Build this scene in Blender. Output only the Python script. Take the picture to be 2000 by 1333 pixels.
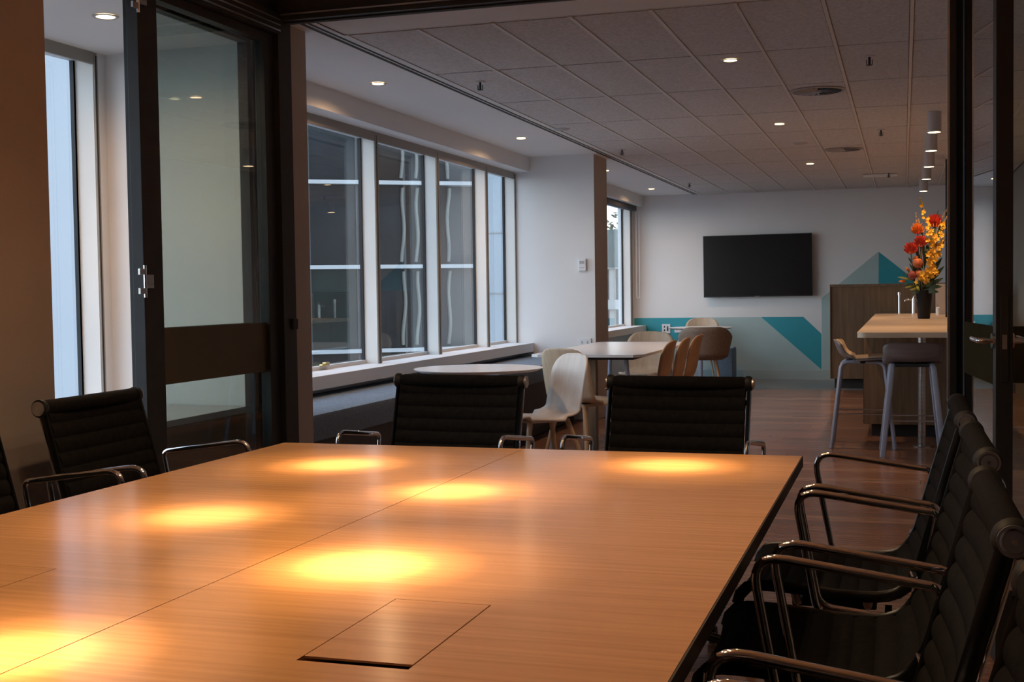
import bpy, bmesh, math, random
from mathutils import Vector, Matrix
random.seed(7)
PI = math.pi
C = bpy.context.scene.collection
SC = bpy.context.scene
for o in list(bpy.data.objects): bpy.data.objects.remove(o)

# ------------------------------------------------------------------ camera
EYE = 1.18
cam_d = bpy.data.cameras.new('camera'); cam = bpy.data.objects.new('camera', cam_d); C.objects.link(cam)
cam_d.sensor_fit = 'HORIZONTAL'; cam_d.sensor_width = 36; cam_d.lens = 2417.56 / 2000 * 36
cam_d.clip_start = 0.05; cam_d.clip_end = 500
def cam_matrix(yaw, pitch, roll):
    cy, sy, cp, sp, cr, sr = math.cos(yaw), math.sin(yaw), math.cos(pitch), math.sin(pitch), math.cos(roll), math.sin(roll)
    F = Vector((sy*cp, cy*cp, sp)); r = Vector((cy, -sy, 0)); u = r.cross(F)
    R = r*cr + u*sr; U = u*cr - r*sr
    m = Matrix((R, U, -F)).transposed().to_4x4(); m.translation = (0, 0, EYE)
    return m
cam.matrix_world = cam_matrix(-.306639, -.0406057, -.014227)
SC.camera = cam

# ------------------------------------------------------------------ world, exposure
SC.view_settings.view_transform = 'Standard'; SC.view_settings.look = 'None'
SC.view_settings.exposure = 0.35; SC.view_settings.gamma = 1.0; SC.view_settings.use_curve_mapping = False
W = bpy.data.worlds.new('sky'); SC.world = W; W.use_nodes = True
nt = W.node_tree; nt.nodes.clear()
wo = nt.nodes.new('ShaderNodeOutputWorld'); bg = nt.nodes.new('ShaderNodeBackground')
tc = nt.nodes.new('ShaderNodeTexCoord'); sx = nt.nodes.new('ShaderNodeSeparateXYZ'); cr_ = nt.nodes.new('ShaderNodeValToRGB')
nt.links.new(tc.outputs['Generated'], sx.inputs[0]); nt.links.new(sx.outputs[2], cr_.inputs[0])
cr_.color_ramp.elements[0].position = 0.0; cr_.color_ramp.elements[0].color = (.95, .97, 1, 1)
cr_.color_ramp.elements[1].position = 1.0; cr_.color_ramp.elements[1].color = (.50, .70, 1, 1)
nt.links.new(cr_.outputs[0], bg.inputs[0]); bg.inputs[1].default_value = 1.0
nt.links.new(bg.outputs[0], wo.inputs[0])
SKY = bg
SKY.inputs[1].default_value = 3.0

# strengths of the lamps that the rooms have
TABLE_SPOT = 360.0        # narrow halogen beams over the table
TABLE_WASH = 14.0         # the same lamps' wide spill
LOUNGE_LAMP = 42.0
PENDANT_LAMP = 34.0
WARM = (1.0, .61, .29)
WARM2 = (1.0, .60, .33)

def portal(name, x, y, z, w, h):
    d = bpy.data.lights.new(name, 'AREA'); d.shape = 'RECTANGLE'; d.size = w; d.size_y = h
    d.cycles.is_portal = True
    o = bpy.data.objects.new(name, d); C.objects.link(o); o.location = (x, y, z)
    o.rotation_euler = (PI/2, 0, -PI/2)      # local -z looks along +x, into the room
portal('window_portal', -3.56, 8.0, 1.45, 5.8, 1.7)
portal('window_portal', -3.56, 3.0, 1.45, 3.4, 1.7)
portal('window_portal', -3.56, 13.65, 1.45, 4.5, 1.7)

# ------------------------------------------------------------------ materials
MATS = {}
def mat(name, col, rough=.5, metal=0., spec=.5, noise=None, amt=.15, grain=None, bump=0., bscale=200, coat=0., emit=None, estr=0., col2=None):
    """plain principled material; noise = scale vector of a colour variation, grain = stretched wave grain"""
    m = bpy.data.materials.new(name); m.use_nodes = True; n = m.node_tree; b = n.nodes['Principled BSDF']
    b.inputs['Base Color'].default_value = (*col, 1); b.inputs['Roughness'].default_value = rough
    b.inputs['Metallic'].default_value = metal; b.inputs['Specular IOR Level'].default_value = spec
    b.inputs['Coat Weight'].default_value = coat
    if noise or bump:
        t = n.nodes.new('ShaderNodeTexCoord'); mp = n.nodes.new('ShaderNodeMapping'); n.links.new(t.outputs['Object'], mp.inputs[0])
        if noise: mp.inputs['Scale'].default_value = noise
        ns = n.nodes.new('ShaderNodeTexNoise'); ns.inputs['Scale'].default_value = 1.0; ns.inputs['Detail'].default_value = 5
        n.links.new(mp.outputs[0], ns.inputs['Vector'])
        if noise:
            rp = n.nodes.new('ShaderNodeValToRGB'); c2 = col2 or tuple(c*(1-amt*2.2) for c in col)
            rp.color_ramp.elements[0].position = .32; rp.color_ramp.elements[0].color = (*c2, 1)
            rp.color_ramp.elements[1].position = .68; rp.color_ramp.elements[1].color = (*(min(1, c*(1+amt*.4)) for c in col), 1)
            n.links.new(ns.outputs[0], rp.inputs[0]); n.links.new(rp.outputs[0], b.inputs['Base Color'])
        if bump:
            n2 = n.nodes.new('ShaderNodeTexNoise'); n2.inputs['Scale'].default_value = bscale
            n.links.new(t.outputs['Object'], n2.inputs['Vector'])
            bp = n.nodes.new('ShaderNodeBump'); bp.inputs['Strength'].default_value = bump; bp.inputs['Distance'].default_value = .002
            n.links.new(n2.outputs[0], bp.inputs['Height']); n.links.new(bp.outputs[0], b.inputs['Normal'])
    if emit: b.inputs['Emission Color'].default_value = (*emit, 1); b.inputs['Emission Strength'].default_value = estr
    MATS[name] = m
    return m
def glass(name, tint, ior, refl=(1, 1, 1), power=5.0):
    m = bpy.data.materials.new(name); m.use_nodes = True; n = m.node_tree; n.nodes.clear()
    o = n.nodes.new('ShaderNodeOutputMaterial'); mx = n.nodes.new('ShaderNodeMixShader'); tr = n.nodes.new('ShaderNodeBsdfTransparent')
    gl = n.nodes.new('ShaderNodeBsdfGlossy'); gl.inputs['Roughness'].default_value = 0.0; gl.inputs['Color'].default_value = (*refl, 1)
    # Schlick reflectance, the same from both faces of the pane
    lw = n.nodes.new('ShaderNodeLayerWeight'); lw.inputs['Blend'].default_value = .5
    pw = n.nodes.new('ShaderNodeMath'); pw.operation = 'POWER'; pw.inputs[1].default_value = power
    mr = n.nodes.new('ShaderNodeMapRange'); f0 = ((ior-1)/(ior+1))**2; mr.inputs['To Min'].default_value = f0; mr.inputs['To Max'].default_value = 1.0
    n.links.new(lw.outputs['Facing'], pw.inputs[0]); n.links.new(pw.outputs[0], mr.inputs['Value'])
    tr.inputs['Color'].default_value = (*tint, 1)
    n.links.new(mr.outputs[0], mx.inputs[0]); n.links.new(tr.outputs[0], mx.inputs[1]); n.links.new(gl.outputs[0], mx.inputs[2])
    n.links.new(mx.outputs[0], o.inputs[0]); MATS[name] = m
    return m

white = mat('white_wall_paint', (.74, .74, .74), .6, noise=(1.5, 1.5, 1.5), amt=.02, bump=.15, bscale=350)
ceil_m = mat('white_ceiling_paint', (.72, .71, .70), .8, noise=(1, 1, 1), amt=.02)
tile_m = mat('mineral_ceiling_tile', (.62, .60, .59), .9, noise=(60, 60, 60), amt=.10, bump=.5, bscale=500)
tbar_m = mat('white_ceiling_bar', (.64, .61, .58), .5, noise=(3, 3, 3), amt=.02)
dark_gap = mat('dark_recess', (.02, .02, .02), .8, noise=(3, 3, 3), amt=.1)
brownwall = mat('taupe_wall_paint', (.33, .28, .26), .7, noise=(2, 2, 2), amt=.03, bump=.2)
sideshade = mat('shaded_side_tone', (.50, .44, .38), .7, noise=(2, 2, 2), amt=.03)  # column sides the windows don't light; that shade is put into the colour
winframe = mat('painted_window_frame', (.72, .72, .70), .45, noise=(2, 2, 2), amt=.03)
trimframe = mat('taupe_window_frame', (.30, .28, .25), .5, noise=(2, 2, 2), amt=.04)
gasket = mat('black_gasket', (.01, .012, .015), .6, noise=(5, 5, 5), amt=.1)
darkmetal = mat('charcoal_powder_coat', (.030, .031, .034), .5, spec=.3, noise=(8, 8, 8), amt=.1)
mattefilm = mat('matte_bronze_film', (.045, .036, .018), .95, spec=.02, noise=(6, 6, 6), amt=.06)
film = mat('bronze_privacy_film', (.085, .062, .022), .45, noise=(6, 6, 6), amt=.06)
steel = mat('brushed_steel', (.55, .54, .52), .35, metal=1, noise=(4, 4, 60), amt=.1)
chrome = mat('polished_chrome', (.80, .80, .82), .07, metal=1, noise=(2, 2, 2), amt=.01)
alu = mat('polished_aluminium', (.66, .68, .72), .32, metal=1, noise=(3, 3, 3), amt=.03)
darkalu = mat('dark_aluminium', (.05, .055, .06), .3, metal=1, noise=(3, 3, 3), amt=.05)
blackmesh = mat('black_mesh_fabric', (.011, .010, .010), .8, spec=.12, noise=(60, 60, 60), amt=.2, bump=.6, bscale=900)
table_wood = mat('light_beech_veneer', (.66, .355, .155), .20, spec=.55, noise=(2.2, 75, 30), amt=.12, col2=(.57, .295, .125))
table_edge = mat('dark_table_edge', (.05, .03, .02), .5, noise=(9, 9, 9), amt=.1)
oak = mat('oak_veneer', (.19, .125, .07), .5, noise=(40, 40, 2.5), amt=.15)
paleply = mat('pale_plywood', (.60, .56, .52), .42, noise=(30, 30, 3), amt=.05)  # paler than the shells of the other chairs
brownply = mat('brown_ash_plywood', (.40, .23, .12), .42, noise=(30, 30, 3), amt=.1)
plywood = mat('light_ash_plywood', (.48, .37, .26), .42, noise=(30, 30, 3), amt=.07)
plyedge = mat('warm_ash_plywood', (.50, .35, .21), .42, noise=(30, 30, 3), amt=.08)
greyply = mat('grey_plywood', (.20, .18, .18), .45, noise=(30, 3, 30), amt=.1)  # one dark grey for both stool shells
greyleg = mat('blue_grey_painted_metal', (.36, .40, .50), .4, noise=(6, 6, 6), amt=.05)
tablewhite = mat('white_laminate', (.72, .72, .73), .28, noise=(3, 3, 3), amt=.02)
benchtop = mat('pale_timber_benchtop', (.58, .46, .33), .38, noise=(3, 40, 20), amt=.08)
bluefabric = mat('blue_grey_upholstery', (.21, .28, .36), .9, noise=(80, 80, 80), amt=.15, bump=.5, bscale=600)
darkbase = mat('dark_plinth', (.03, .03, .03), .6, noise=(4, 4, 4), amt=.1)
floorwood = mat('reddish_timber_plank', (.30, .145, .085), .20, spec=.5, noise=(3, 45, 10), amt=.18, col2=(.17, .08, .05))
floorwood2 = mat('brown_timber_plank', (.25, .125, .080), .22, spec=.5, noise=(3, 45, 10), amt=.18, col2=(.13, .07, .048))
floorwood3 = mat('pale_timber_plank', (.36, .19, .12), .22, spec=.5, noise=(3, 45, 10), amt=.18, col2=(.20, .11, .07))
floorsub = mat('dark_timber_underlay', (.20, .10, .07), .25, noise=(4, 20, 4), amt=.1)
vinyl = mat('grey_vinyl', (.20, .215, .22), .35, noise=(20, 20, 20), amt=.06)
teal = mat('teal_wall_paint', (.028, .32, .39), .55, noise=(2, 2, 2), amt=.03)
paleteal = mat('pale_sage_wall_paint', (.40, .53, .53), .55, noise=(2, 2, 2), amt=.03)
skirt = mat('sage_skirting_paint', (.38, .48, .48), .5, noise=(2, 2, 2), amt=.03)
tvblack = mat('black_screen', (.008, .008, .009), .22, spec=.4, noise=(2, 2, 2), amt=.1)
tvbezel = mat('black_bezel', (.012, .012, .013), .35, noise=(5, 5, 5), amt=.1)
plastic = mat('white_plastic', (.75, .76, .78), .4, noise=(5, 5, 5), amt=.02)
greyplastic = mat('grey_plastic', (.42, .42, .44), .5, noise=(5, 5, 5), amt=.04)
lampglow = mat('lamp_lens', (1, .9, .7), .4, emit=(1, .70, .40), estr=6, noise=(5, 5, 5), amt=.01)
hotlens = mat('halogen_lens', (1, .9, .7), .4, emit=(1, .72, .42), estr=45, noise=(5, 5, 5), amt=.01)
lampwhite = mat('white_lamp_housing', (.48, .46, .46), .5, noise=(5, 5, 5), amt=.02)
vase_m = mat('black_glazed_ceramic', (.008, .009, .012), .3, spec=.25, noise=(5, 5, 5), amt=.1)
winglass = glass('window_glass', (.90, .95, .97), 1.6, power=5.5)
doorglass = glass('door_glass', (.80, .84, .82), 1.6)
rightglass = glass('dark_door_glass', (.55, .56, .56), 2.6, power=4.0)

# ------------------------------------------------------------------ mesh helpers
class B:
    def __init__(s): s.bm = bmesh.new()
    def box(s, x0, x1, y0, y1, z0, z1, bevel=0., rot=None):
        t = bmesh.new(); bmesh.ops.create_cube(t, size=1)
        for v in t.verts: v.co = Vector(((x0+x1)/2 + v.co.x*(x1-x0), (y0+y1)/2 + v.co.y*(y1-y0), (z0+z1)/2 + v.co.z*(z1-z0)))
        if bevel: bmesh.ops.bevel(t, geom=list(t.edges), offset=bevel, segments=2, affect='EDGES', profile=.6)
        s._merge(t, rot); return s
    def _merge(s, t, m=None):
        if m is not None: bmesh.ops.transform(t, matrix=m, verts=t.verts)
        me = bpy.data.meshes.new('tmp'); t.to_mesh(me); t.free(); s.bm.from_mesh(me); bpy.data.meshes.remove(me)
    def lathe(s, prof, c=(0, 0, 0), n=24, axis='z', m=None):
        t = bmesh.new(); rings = []
        for r, z in prof:
            if r < 1e-5: rings.append([t.verts.new((0, 0, z))])
            else: rings.append([t.verts.new((r*math.cos(2*PI*i/n), r*math.sin(2*PI*i/n), z)) for i in range(n)])
        for a, b in zip(rings, rings[1:]):
            for i in range(n):
                j = (i+1) % n
                if len(a) == 1 and len(b) == 1: continue
                if len(a) == 1: t.faces.new((a[0], b[i], b[j]))
                elif len(b) == 1: t.faces.new((a[i], a[j], b[0]))
                else: t.faces.new((a[i], a[j], b[j], b[i]))
        bmesh.ops.recalc_face_normals(t, faces=t.faces)
        M = Matrix.Translation(c)
        if axis == 'y': M = M @ Matrix.Rotation(-PI/2, 4, 'X')
        if axis == 'x': M = M @ Matrix.Rotation(PI/2, 4, 'Y')
        if m is not None: M = m @ M
        s._merge(t, M); return s
    def cyl(s, c, r, h, n=20, axis='z', r2=None):
        r2 = r if r2 is None else r2
        return s.lathe([(0, 0), (r, 0), (r2, h), (0, h)], c, n, axis)
    def tube(s, pts, r, n=8, closed=False, flat=1.0, up=None):
        pts = [Vector(p) for p in pts]; t = bmesh.new(); rings = []; N = len(pts); ref = None
        for i, p in enumerate(pts):
            if closed: d = pts[(i+1) % N] - pts[i-1]
            else: d = pts[min(i+1, N-1)] - pts[max(i-1, 0)]
            d.normalize()
            if up is not None: a = Vector(up)
            elif ref is None: a = Vector((0, 0, 1)) if abs(d.z) < .9 else Vector((1, 0, 0))
            else: a = ref
            e = a - d*a.dot(d); e.normalize(); f = d.cross(e); ref = e
            rr = r[i] if isinstance(r, (list, tuple)) else r
            rings.append([t.verts.new(p + e*(rr*math.cos(2*PI*k/n)) + f*(rr*flat*math.sin(2*PI*k/n))) for k in range(n)])
        pairs = list(zip(rings, rings[1:])) + ([(rings[-1], rings[0])] if closed else [])
        for a, b in pairs:
            for k in range(n): t.faces.new((a[k], a[(k+1) % n], b[(k+1) % n], b[k]))
        if not closed: t.faces.new(rings[0][::-1]); t.faces.new(rings[-1])
        bmesh.ops.recalc_face_normals(t, faces=t.faces)
        s._merge(t); return s
    def prism(s, poly, lo, hi, axis='z'):
        t = bmesh.new()
        def P(a, b, c): return {'z': (a, b, c), 'y': (a, c, b), 'x': (c, a, b)}[axis]
        A = [t.verts.new(P(a, b, lo)) for a, b in poly]; D = [t.verts.new(P(a, b, hi)) for a, b in poly]
        t.faces.new(A); t.faces.new(D[::-1]); n = len(poly)
        for i in range(n): t.faces.new((A[i], A[(i+1) % n], D[(i+1) % n], D[i]))
        bmesh.ops.recalc_face_normals(t, faces=t.faces); s._merge(t); return s
    def bar(s, p, q, w, h):
        """rectangular bar from p to q"""
        p, q = Vector(p), Vector(q); d = q-p; L = d.length; rot = d.to_track_quat('X', 'Z').to_matrix().to_4x4()
        t = bmesh.new(); bmesh.ops.create_cube(t, size=1)
        for v in t.verts: v.co = Vector((v.co.x*L, v.co.y*w, v.co.z*h))
        s._merge(t, Matrix.Translation((p+q)/2) @ rot); return s
    def build(s, name, m, parent=None, smooth=None, loc=None):
        me = bpy.data.meshes.new(name); s.bm.to_mesh(me); s.bm.free(); me.materials.append(m)
        if smooth:
            for f in me.polygons: f.use_smooth = True
            try: me.set_sharp_from_angle(angle=math.radians(smooth))
            except Exception: pass
        o = bpy.data.objects.new(name, me); C.objects.link(o)
        if parent: o.parent = parent
        if loc: o.location = loc
        return o
def smooth_path(pts, k=6, closed=False):
    P = [Vector(p) for p in pts]; n = len(P); out = []
    rng = range(n if closed else n-1)
    for i in rng:
        p0 = P[i-1] if (closed or i > 0) else P[0]; p1 = P[i]; p2 = P[(i+1) % n]
        p3 = P[(i+2) % n] if (closed or i+2 < n) else P[-1]
        for j in range(k):
            t = j/k
            out.append(.5*((2*p1)+(p2-p0)*t+(2*p0-5*p1+4*p2-p3)*t*t+(3*p1-p0-3*p2+p3)*t**3))
    if not closed: out.append(P[-1])
    return out
def round_corners(pts, rad, k=5, closed=False):
    P = [Vector(p) for p in pts]; n = len(P); out = []
    for i in range(n):
        if not closed and i in (0, n-1): out.append(P[i]); continue
        a, b, c = P[i-1], P[i], P[(i+1) % n]; r = rad[i] if isinstance(rad, (list, tuple)) else rad
        r = min(r, (a-b).length*.49, (c-b).length*.49)
        s_ = b+(a-b).normalized()*r; e = b+(c-b).normalized()*r
        for j in range(k+1):
            t = j/k; out.append(s_*(1-t)**2 + b*2*t*(1-t) + e*t*t)
    return out
def empty(name, loc=(0, 0, 0), rz=0., label=None, cat=None, group=None, kind=None):
    o = bpy.data.objects.new(name, None); C.objects.link(o); o.location = loc; o.rotation_euler = (0, 0, rz); o.empty_display_size = .1
    return tag(o, label, cat, group, kind)
def tag(o, label=None, cat=None, group=None, kind=None):
    if label: o['label'] = label
    if cat: o['category'] = cat
    if group: o['group'] = group
    if kind: o['kind'] = kind
    return o
def struct(o, label=None, cat=None):
    return tag(o, label, cat, None, 'structure')
def copy_tree(o, parent=None):
    c = o.copy(); C.objects.link(c)
    if parent: c.parent = parent
    for ch in list(o.children): copy_tree(ch, c)
    return c

# ================================================================== dimensions
CEIL = 2.396; LOWC = 2.253
FAC = -3.39; GLS = -3.50; SILLX = -3.23; SILLZ = .70
YD = 4.68; XL = -2.50; YFAR = 16.07; XR = 1.15; YBACK = -1.6; XRC = .95

# ------------------------------------------------------------------ floor
fl = struct(B().box(-3.6, XR+.1, YBACK-.1, YFAR+.1, -.12, -.006).build('floor', floorsub), 'reddish brown glossy timber plank floor through both rooms', 'floor')
plank_meshes = []
w = .145; y = 2.6; row = 0
while y < 14.45:
    x = -2.7 - random.random()*.9
    while x < XR:
        L = random.choice((1.5, 1.8, 2.1)); x0 = max(x, -2.75); x1 = min(x+L, XR)
        if x1-x0 > .1 and not (x1 < -1.9 and y < 4.5):
            b = B().box(x0+.001, x1-.001, y+.001, min(y+w, 14.5)-.001, -.02, 0, bevel=.0012)
            b.build('plank', random.choice((floorwood, floorwood, floorwood2, floorwood3)), fl)
        x += L
    y += w; row += 1
B().box(-3.5, XR, 14.5, YFAR, -.01, .001).build('vinyl_strip', vinyl, fl)['label'] = 'grey vinyl strip of floor before the far wall'

# ------------------------------------------------------------------ walls
wf = struct(B().box(-3.6, XR+.1, YFAR, YFAR+.15, 0, 2.6).build('wall_far', white), 'white far wall with teal and sage painted shapes', 'wall')
def paint(poly, m, name='painted_shape', lab=None, d=.0015):
    o = B().prism(poly, YFAR-d, YFAR, axis='y').build(name, m, wf)
    if lab: o['label'] = lab
t0 = .797
paint([(-3.5, .12), (-3.5, .45), (-2.83, .48), (-2.583, t0), (-1.736, t0), (-.991, .13), (-.991, .12)], paleteal, lab='pale sage band', d=.001)
paint([(-3.5, .3), (-3.5, t0), (-2.583, t0), (-2.83, .48), (-3.0, .3)], teal, lab='teal block below the window end', d=.002)
paint([(-1.736, t0), (-1.211, t0), (-.991, .583), (-.991, .13)], teal, lab='teal slanting arrow', d=.002)
paint([(-.985, .12), (-.985, 1.03), (-.30, 1.60), (-.294, 1.2), (-.294, .12)], paleteal, lab='pale sage peak rising behind the cabinet')
paint([(-.294, .9), (-.294, 1.60), (.16, 1.22), (.5, .9)], teal, lab='teal half of the peak')
struct(B().box(-3.4, XR, YFAR-.014, YFAR-.002, .001, .118).build('baseboard_far', skirt), 'sage painted skirting along the far wall', 'skirting')

# facade wall: strip under the sill, bulkhead over the heads, columns
wl = struct(B().box(-3.62, FAC+.0, -.5, YFAR, 0, SILLZ-.05).build('wall_left', white), 'low window wall below the sill', 'wall')
B().box(-3.62, FAC, -.5, YFAR, 2.30, 2.6).build('window_head_wall', white, wl)
B().box(-3.508, FAC, 4.70, 5.40, SILLZ-.05, 2.30).build('wall_pier', white, wl)
B().box(-3.508, FAC, 10.87, 11.45, SILLZ-.05, 2.30).build('wall_pier', white, wl)
B().box(-3.508, FAC, 15.99, YFAR, SILLZ-.05, 2.30).build('wall_pier', white, wl)
c1 = struct(B().box(FAC, -2.65, 4.76, 5.25, 0, 2.5).build('wall_column', white), 'white column behind the folded glass doors, room side tinted to imitate shade', 'column')
B().box(-2.65, -2.648, 4.762, 5.249, 0, 2.396).build('shaded_side', sideshade, c1)['label'] = 'side face with shade put into its taupe colour'
c2 = struct(B().box(FAC, -2.65, 10.87, 11.37, 0, 2.5).build('wall_column', white), 'white column between the long window and the far window', 'column')
B().box(-2.65, -2.648, 10.872, 11.369, 0, 2.396).build('shaded_side', sideshade, c2)['label'] = 'side face with shade put into its taupe colour'
bh = struct(B().box(FAC, -3.25, 5.25, 10.87, 2.262, 2.45).build('trim_1', white), 'plaster bulkhead over the long window', 'bulkhead')
bh2 = struct(B().box(FAC, -3.25, 11.37, YFAR, 2.262, 2.45).build('trim_2', white), 'plaster bulkhead over the far window', 'bulkhead')
s1 = struct(B().box(GLS+.01, SILLX, 5.25, 10.87, .62, .70, bevel=.003).build('trim_3', white), 'white window sill of the long window', 'window sill')
s2 = struct(B().box(GLS+.01, SILLX, 11.37, YFAR-.001, .62, .70, bevel=.003).build('trim_4', white), 'white window sill of the far window', 'window sill')
s3 = struct(B().box(GLS+.01, SILLX, .5, 4.76, .62, .70, bevel=.003).build('trim_5', white), 'white window sill left of the folded doors', 'window sill')
struct(B().box(XR, XR+.12, YD, YFAR, 0, 2.6).build('wall_right', brownwall), 'right lounge wall beyond the bar counter', 'wall')
# meeting room shell
wm = struct(B().box(XL-.10, XL, YBACK, 3.21, 0, LOWC).build('wall_meeting_left', brownwall), 'taupe meeting room wall behind the left chairs', 'wall')
struct(B().box(XRC, XRC+.12, YBACK, YD-.05, 0, 2.5).build('wall_meeting_right', brownwall), 'taupe meeting room wall on the right', 'wall')
struct(B().box(-3.6, XRC+.12, YBACK-.12, YBACK, 0, 2.5).build('wall_back', brownwall), 'taupe wall behind the camera', 'wall')
struct(B().box(-3.5, XL-.1, .3, .42, 0, 2.4).build('wall_passage', white), 'white end wall of the window passage', 'wall')

# ------------------------------------------------------------------ ceiling
ce = struct(B().box(-3.62, XR+.12, YD+.03, YFAR+.1, 2.415, 2.55).build('ceiling', dark_gap), 'white tiled ceiling of the lounge with plaster margins', 'ceiling')
B().box(-3.30, -2.590, 5.25, YFAR, CEIL, 2.414).build('plaster_margin', ceil_m, ce)
B().box(-3.39, -2.590, YD+.03, 5.25, CEIL, 2.414).build('plaster_margin', ceil_m, ce)
B().box(-2.505, XR, YD+.03, 5.362, CEIL, 2.414).build('plaster_margin', ceil_m, ce)
GX = [-2.496 + .362*i for i in range(11)]; GY = [5.374 + 1.1445*i for i in range(10)] + [YFAR]
for i in range(10):
    for j in range(10):
        B().box(GX[i]+.011, GX[i+1]-.011, GY[j]+.010, GY[j+1]-.010, CEIL-.003, CEIL+.012, bevel=.0015).build('ceiling_tile', tile_m, ce)
for x in GX: B().box(x-.0085, x+.0085, 5.364, YFAR, CEIL-.007, CEIL+.006).build('ceiling_bar', tbar_m, ce)
B().box(-2.4975, GX[-1], 5.362, 5.374, CEIL-.001, CEIL+.01).build('ceiling_bar', tbar_m, ce)
# slot diffuser
sd = struct(B().box(-2.589, -2.506, YD+.06, YFAR, CEIL-.004, 2.4145).build('slot_diffuser', dark_gap), 'long twin slot air grille between plaster and tiles', 'ceiling grille')
for a, b_ in ((-2.5895, -2.586), (-2.560, -2.551), (-2.531, -2.5155)):
    B().box(a, b_, YD+.06, YFAR, CEIL-.006, CEIL-.0035).build('slot_rail', tbar_m, sd)
B().box(-2.516, -2.5055, YD+.06, YFAR, CEIL-.006, CEIL-.0035).build('slot_rail', tbar_m, sd)
# low ceilings
struct(B().box(-3.62, XL-.0, .3, 4.76, LOWC, 2.55).build('ceiling_low', ceil_m), 'low plaster ceiling over the window passage', 'ceiling')
struct(B().box(XL, XRC+.12, YBACK, YD-.04, CEIL, 2.52).build('ceiling_meeting', ceil_m), 'plaster ceiling of the meeting room', 'ceiling')

# ------------------------------------------------------------------ windows
def window(name, label, y0, y1, fins, blind=False, last=True):
    w_ = empty(name, label=label, cat='window', kind='structure')
    # frame: head and sill rails, inner edge strip taupe
    f = B(); f.box(GLS-.01, FAC-.01, y0, y1, 2.222, 2.30); f.box(GLS-.01, GLS+.02, y0, y1, .70, .725)
    f.build('head_frame', winframe, w_)
    B().box(FAC-.012, FAC+.001, y0, y1, 2.20, 2.30).build('head_strip', trimframe, w_)
    ys = [y0] + [q for f_ in fins for q in f_] + [y1]
    for a, b_ in zip(ys[0::2], ys[1::2]):
        B().box(GLS-.004, GLS+.004, a, b_, .725, 2.225).build('pane', winglass, w_)
        g = B(); g.box(GLS-.006, GLS+.014, b_-.012, b_, .725, 2.225); g.build('pane_gasket', gasket, w_)
    for a, b_ in fins:
        B().box(GLS-.004, FAC-.004, a, b_, .70, 2.24).build('mullion_fin', winframe, w_)
        B().box(FAC-.004, FAC+.003, a+.002, b_+.001, .70, 2.24).build('fin_edge', trimframe, w_)
        B().box(FAC+.003, FAC+.004, (a+b_)/2-.004, (a+b_)/2+.004, .70, 2.24).build('fin_joint', gasket, w_)
    return w_
window('window_1', 'tall window of the passage at the left edge', .45, 4.675, [(1.25, 1.31), (2.40, 2.46), (3.53, 3.59), (4.675-.0001, 4.70)])
w2 = window('window_2', 'long window of the lounge with deep white mullions', 5.40, 10.845, [(6.55, 6.61), (7.703, 7.76), (8.853, 8.913), (10.014, 10.077), (10.8449, 10.87)])
w3 = window('window_3', 'far window of the lounge beyond the column', 11.45, 15.86, [(15.8599, 15.99)])
bl = tag(B().box(FAC+.002, FAC+.075, 11.5, 15.93, 2.195, 2.262, bevel=.006).build('roller_blind', mat('charcoal_blind', (.05, .05, .06), .7, noise=(9, 9, 9), amt=.1)), 'dark rolled-up blind cassette above the far window', 'blind')
ch = B().tube([(FAC+.06, 15.95, 2.2), (FAC+.06, 15.95, 1.12)], .004, 6).tube([(FAC+.10, 15.95, 2.2), (FAC+.10, 15.95, 1.12)], .004, 6)
ch.tube(round_corners([(FAC+.06, 15.95, 1.12), (FAC+.06, 15.95, 1.06), (FAC+.10, 15.95, 1.06), (FAC+.10, 15.95, 1.12)], .02), .004, 6)
ch.build('blind_chain', plastic, bl, 60)
lat = empty('window_latch', (GLS+.03, 7.05, .725), label='small brass latch on the bottom rail of the long window', cat='latch')
B().box(-.012, .012, -.05, .05, 0, .012, bevel=.003).build('latch_plate', mat('brass', (.6, .45, .2), .35, metal=1, noise=(9, 9, 9), amt=.05), lat)
B().box(-.006, .02, -.02, .035, .012, .022, bevel=.003).build('latch_lever', MATS['brass'], lat)

# ------------------------------------------------------------------ partition frame and glass doors
hd = struct(B().box(XL-.06, .165, YD-.045, YD+.045, 2.308, CEIL).build('trim_6', darkmetal), 'dark metal door track header across the opening', 'door frame')
B().box(XL, .165, YD-.012, YD+.012, 2.302, 2.309).build('door_track', dark_gap, hd)
B().box(XL, .165, YD-.05, YD-.045, 2.328, 2.334).build('track_bead', steel, hd)
hy = struct(B().box(XL-.06, XL+.05, 3.21, YD-.045, 2.25, 2.335).build('trim_7', darkmetal), 'dark metal door track header over the folded leaves', 'door frame')
for k, zz in enumerate((2.262, 2.285, 2.308)): B().box(XL+.05, XL+.053, 3.22, YD-.05, zz, zz+.006).build('track_bead', alu, hy)
B().box(XL-.06, XL+.02, 3.21, YD, 2.335, 2.396).build('head_packing', darkmetal, hy)
pst = struct(B().box(XL-.06, XL+.045, YD-.06, YD+.05, 0, CEIL).build('trim_8', darkmetal), 'dark metal corner post beside the folded doors', 'door frame')
B().box(XL+.045, XL+.056, YD+.0, YD+.045, 1.03, 1.075, bevel=.004).build('door_catch', gasket, pst)
struct(B().box(-2.65, XL-.06, YD-.02, 4.76, 0, LOWC).build('trim_9', darkmetal), 'narrow dark infill between post and column', 'door frame')
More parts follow.
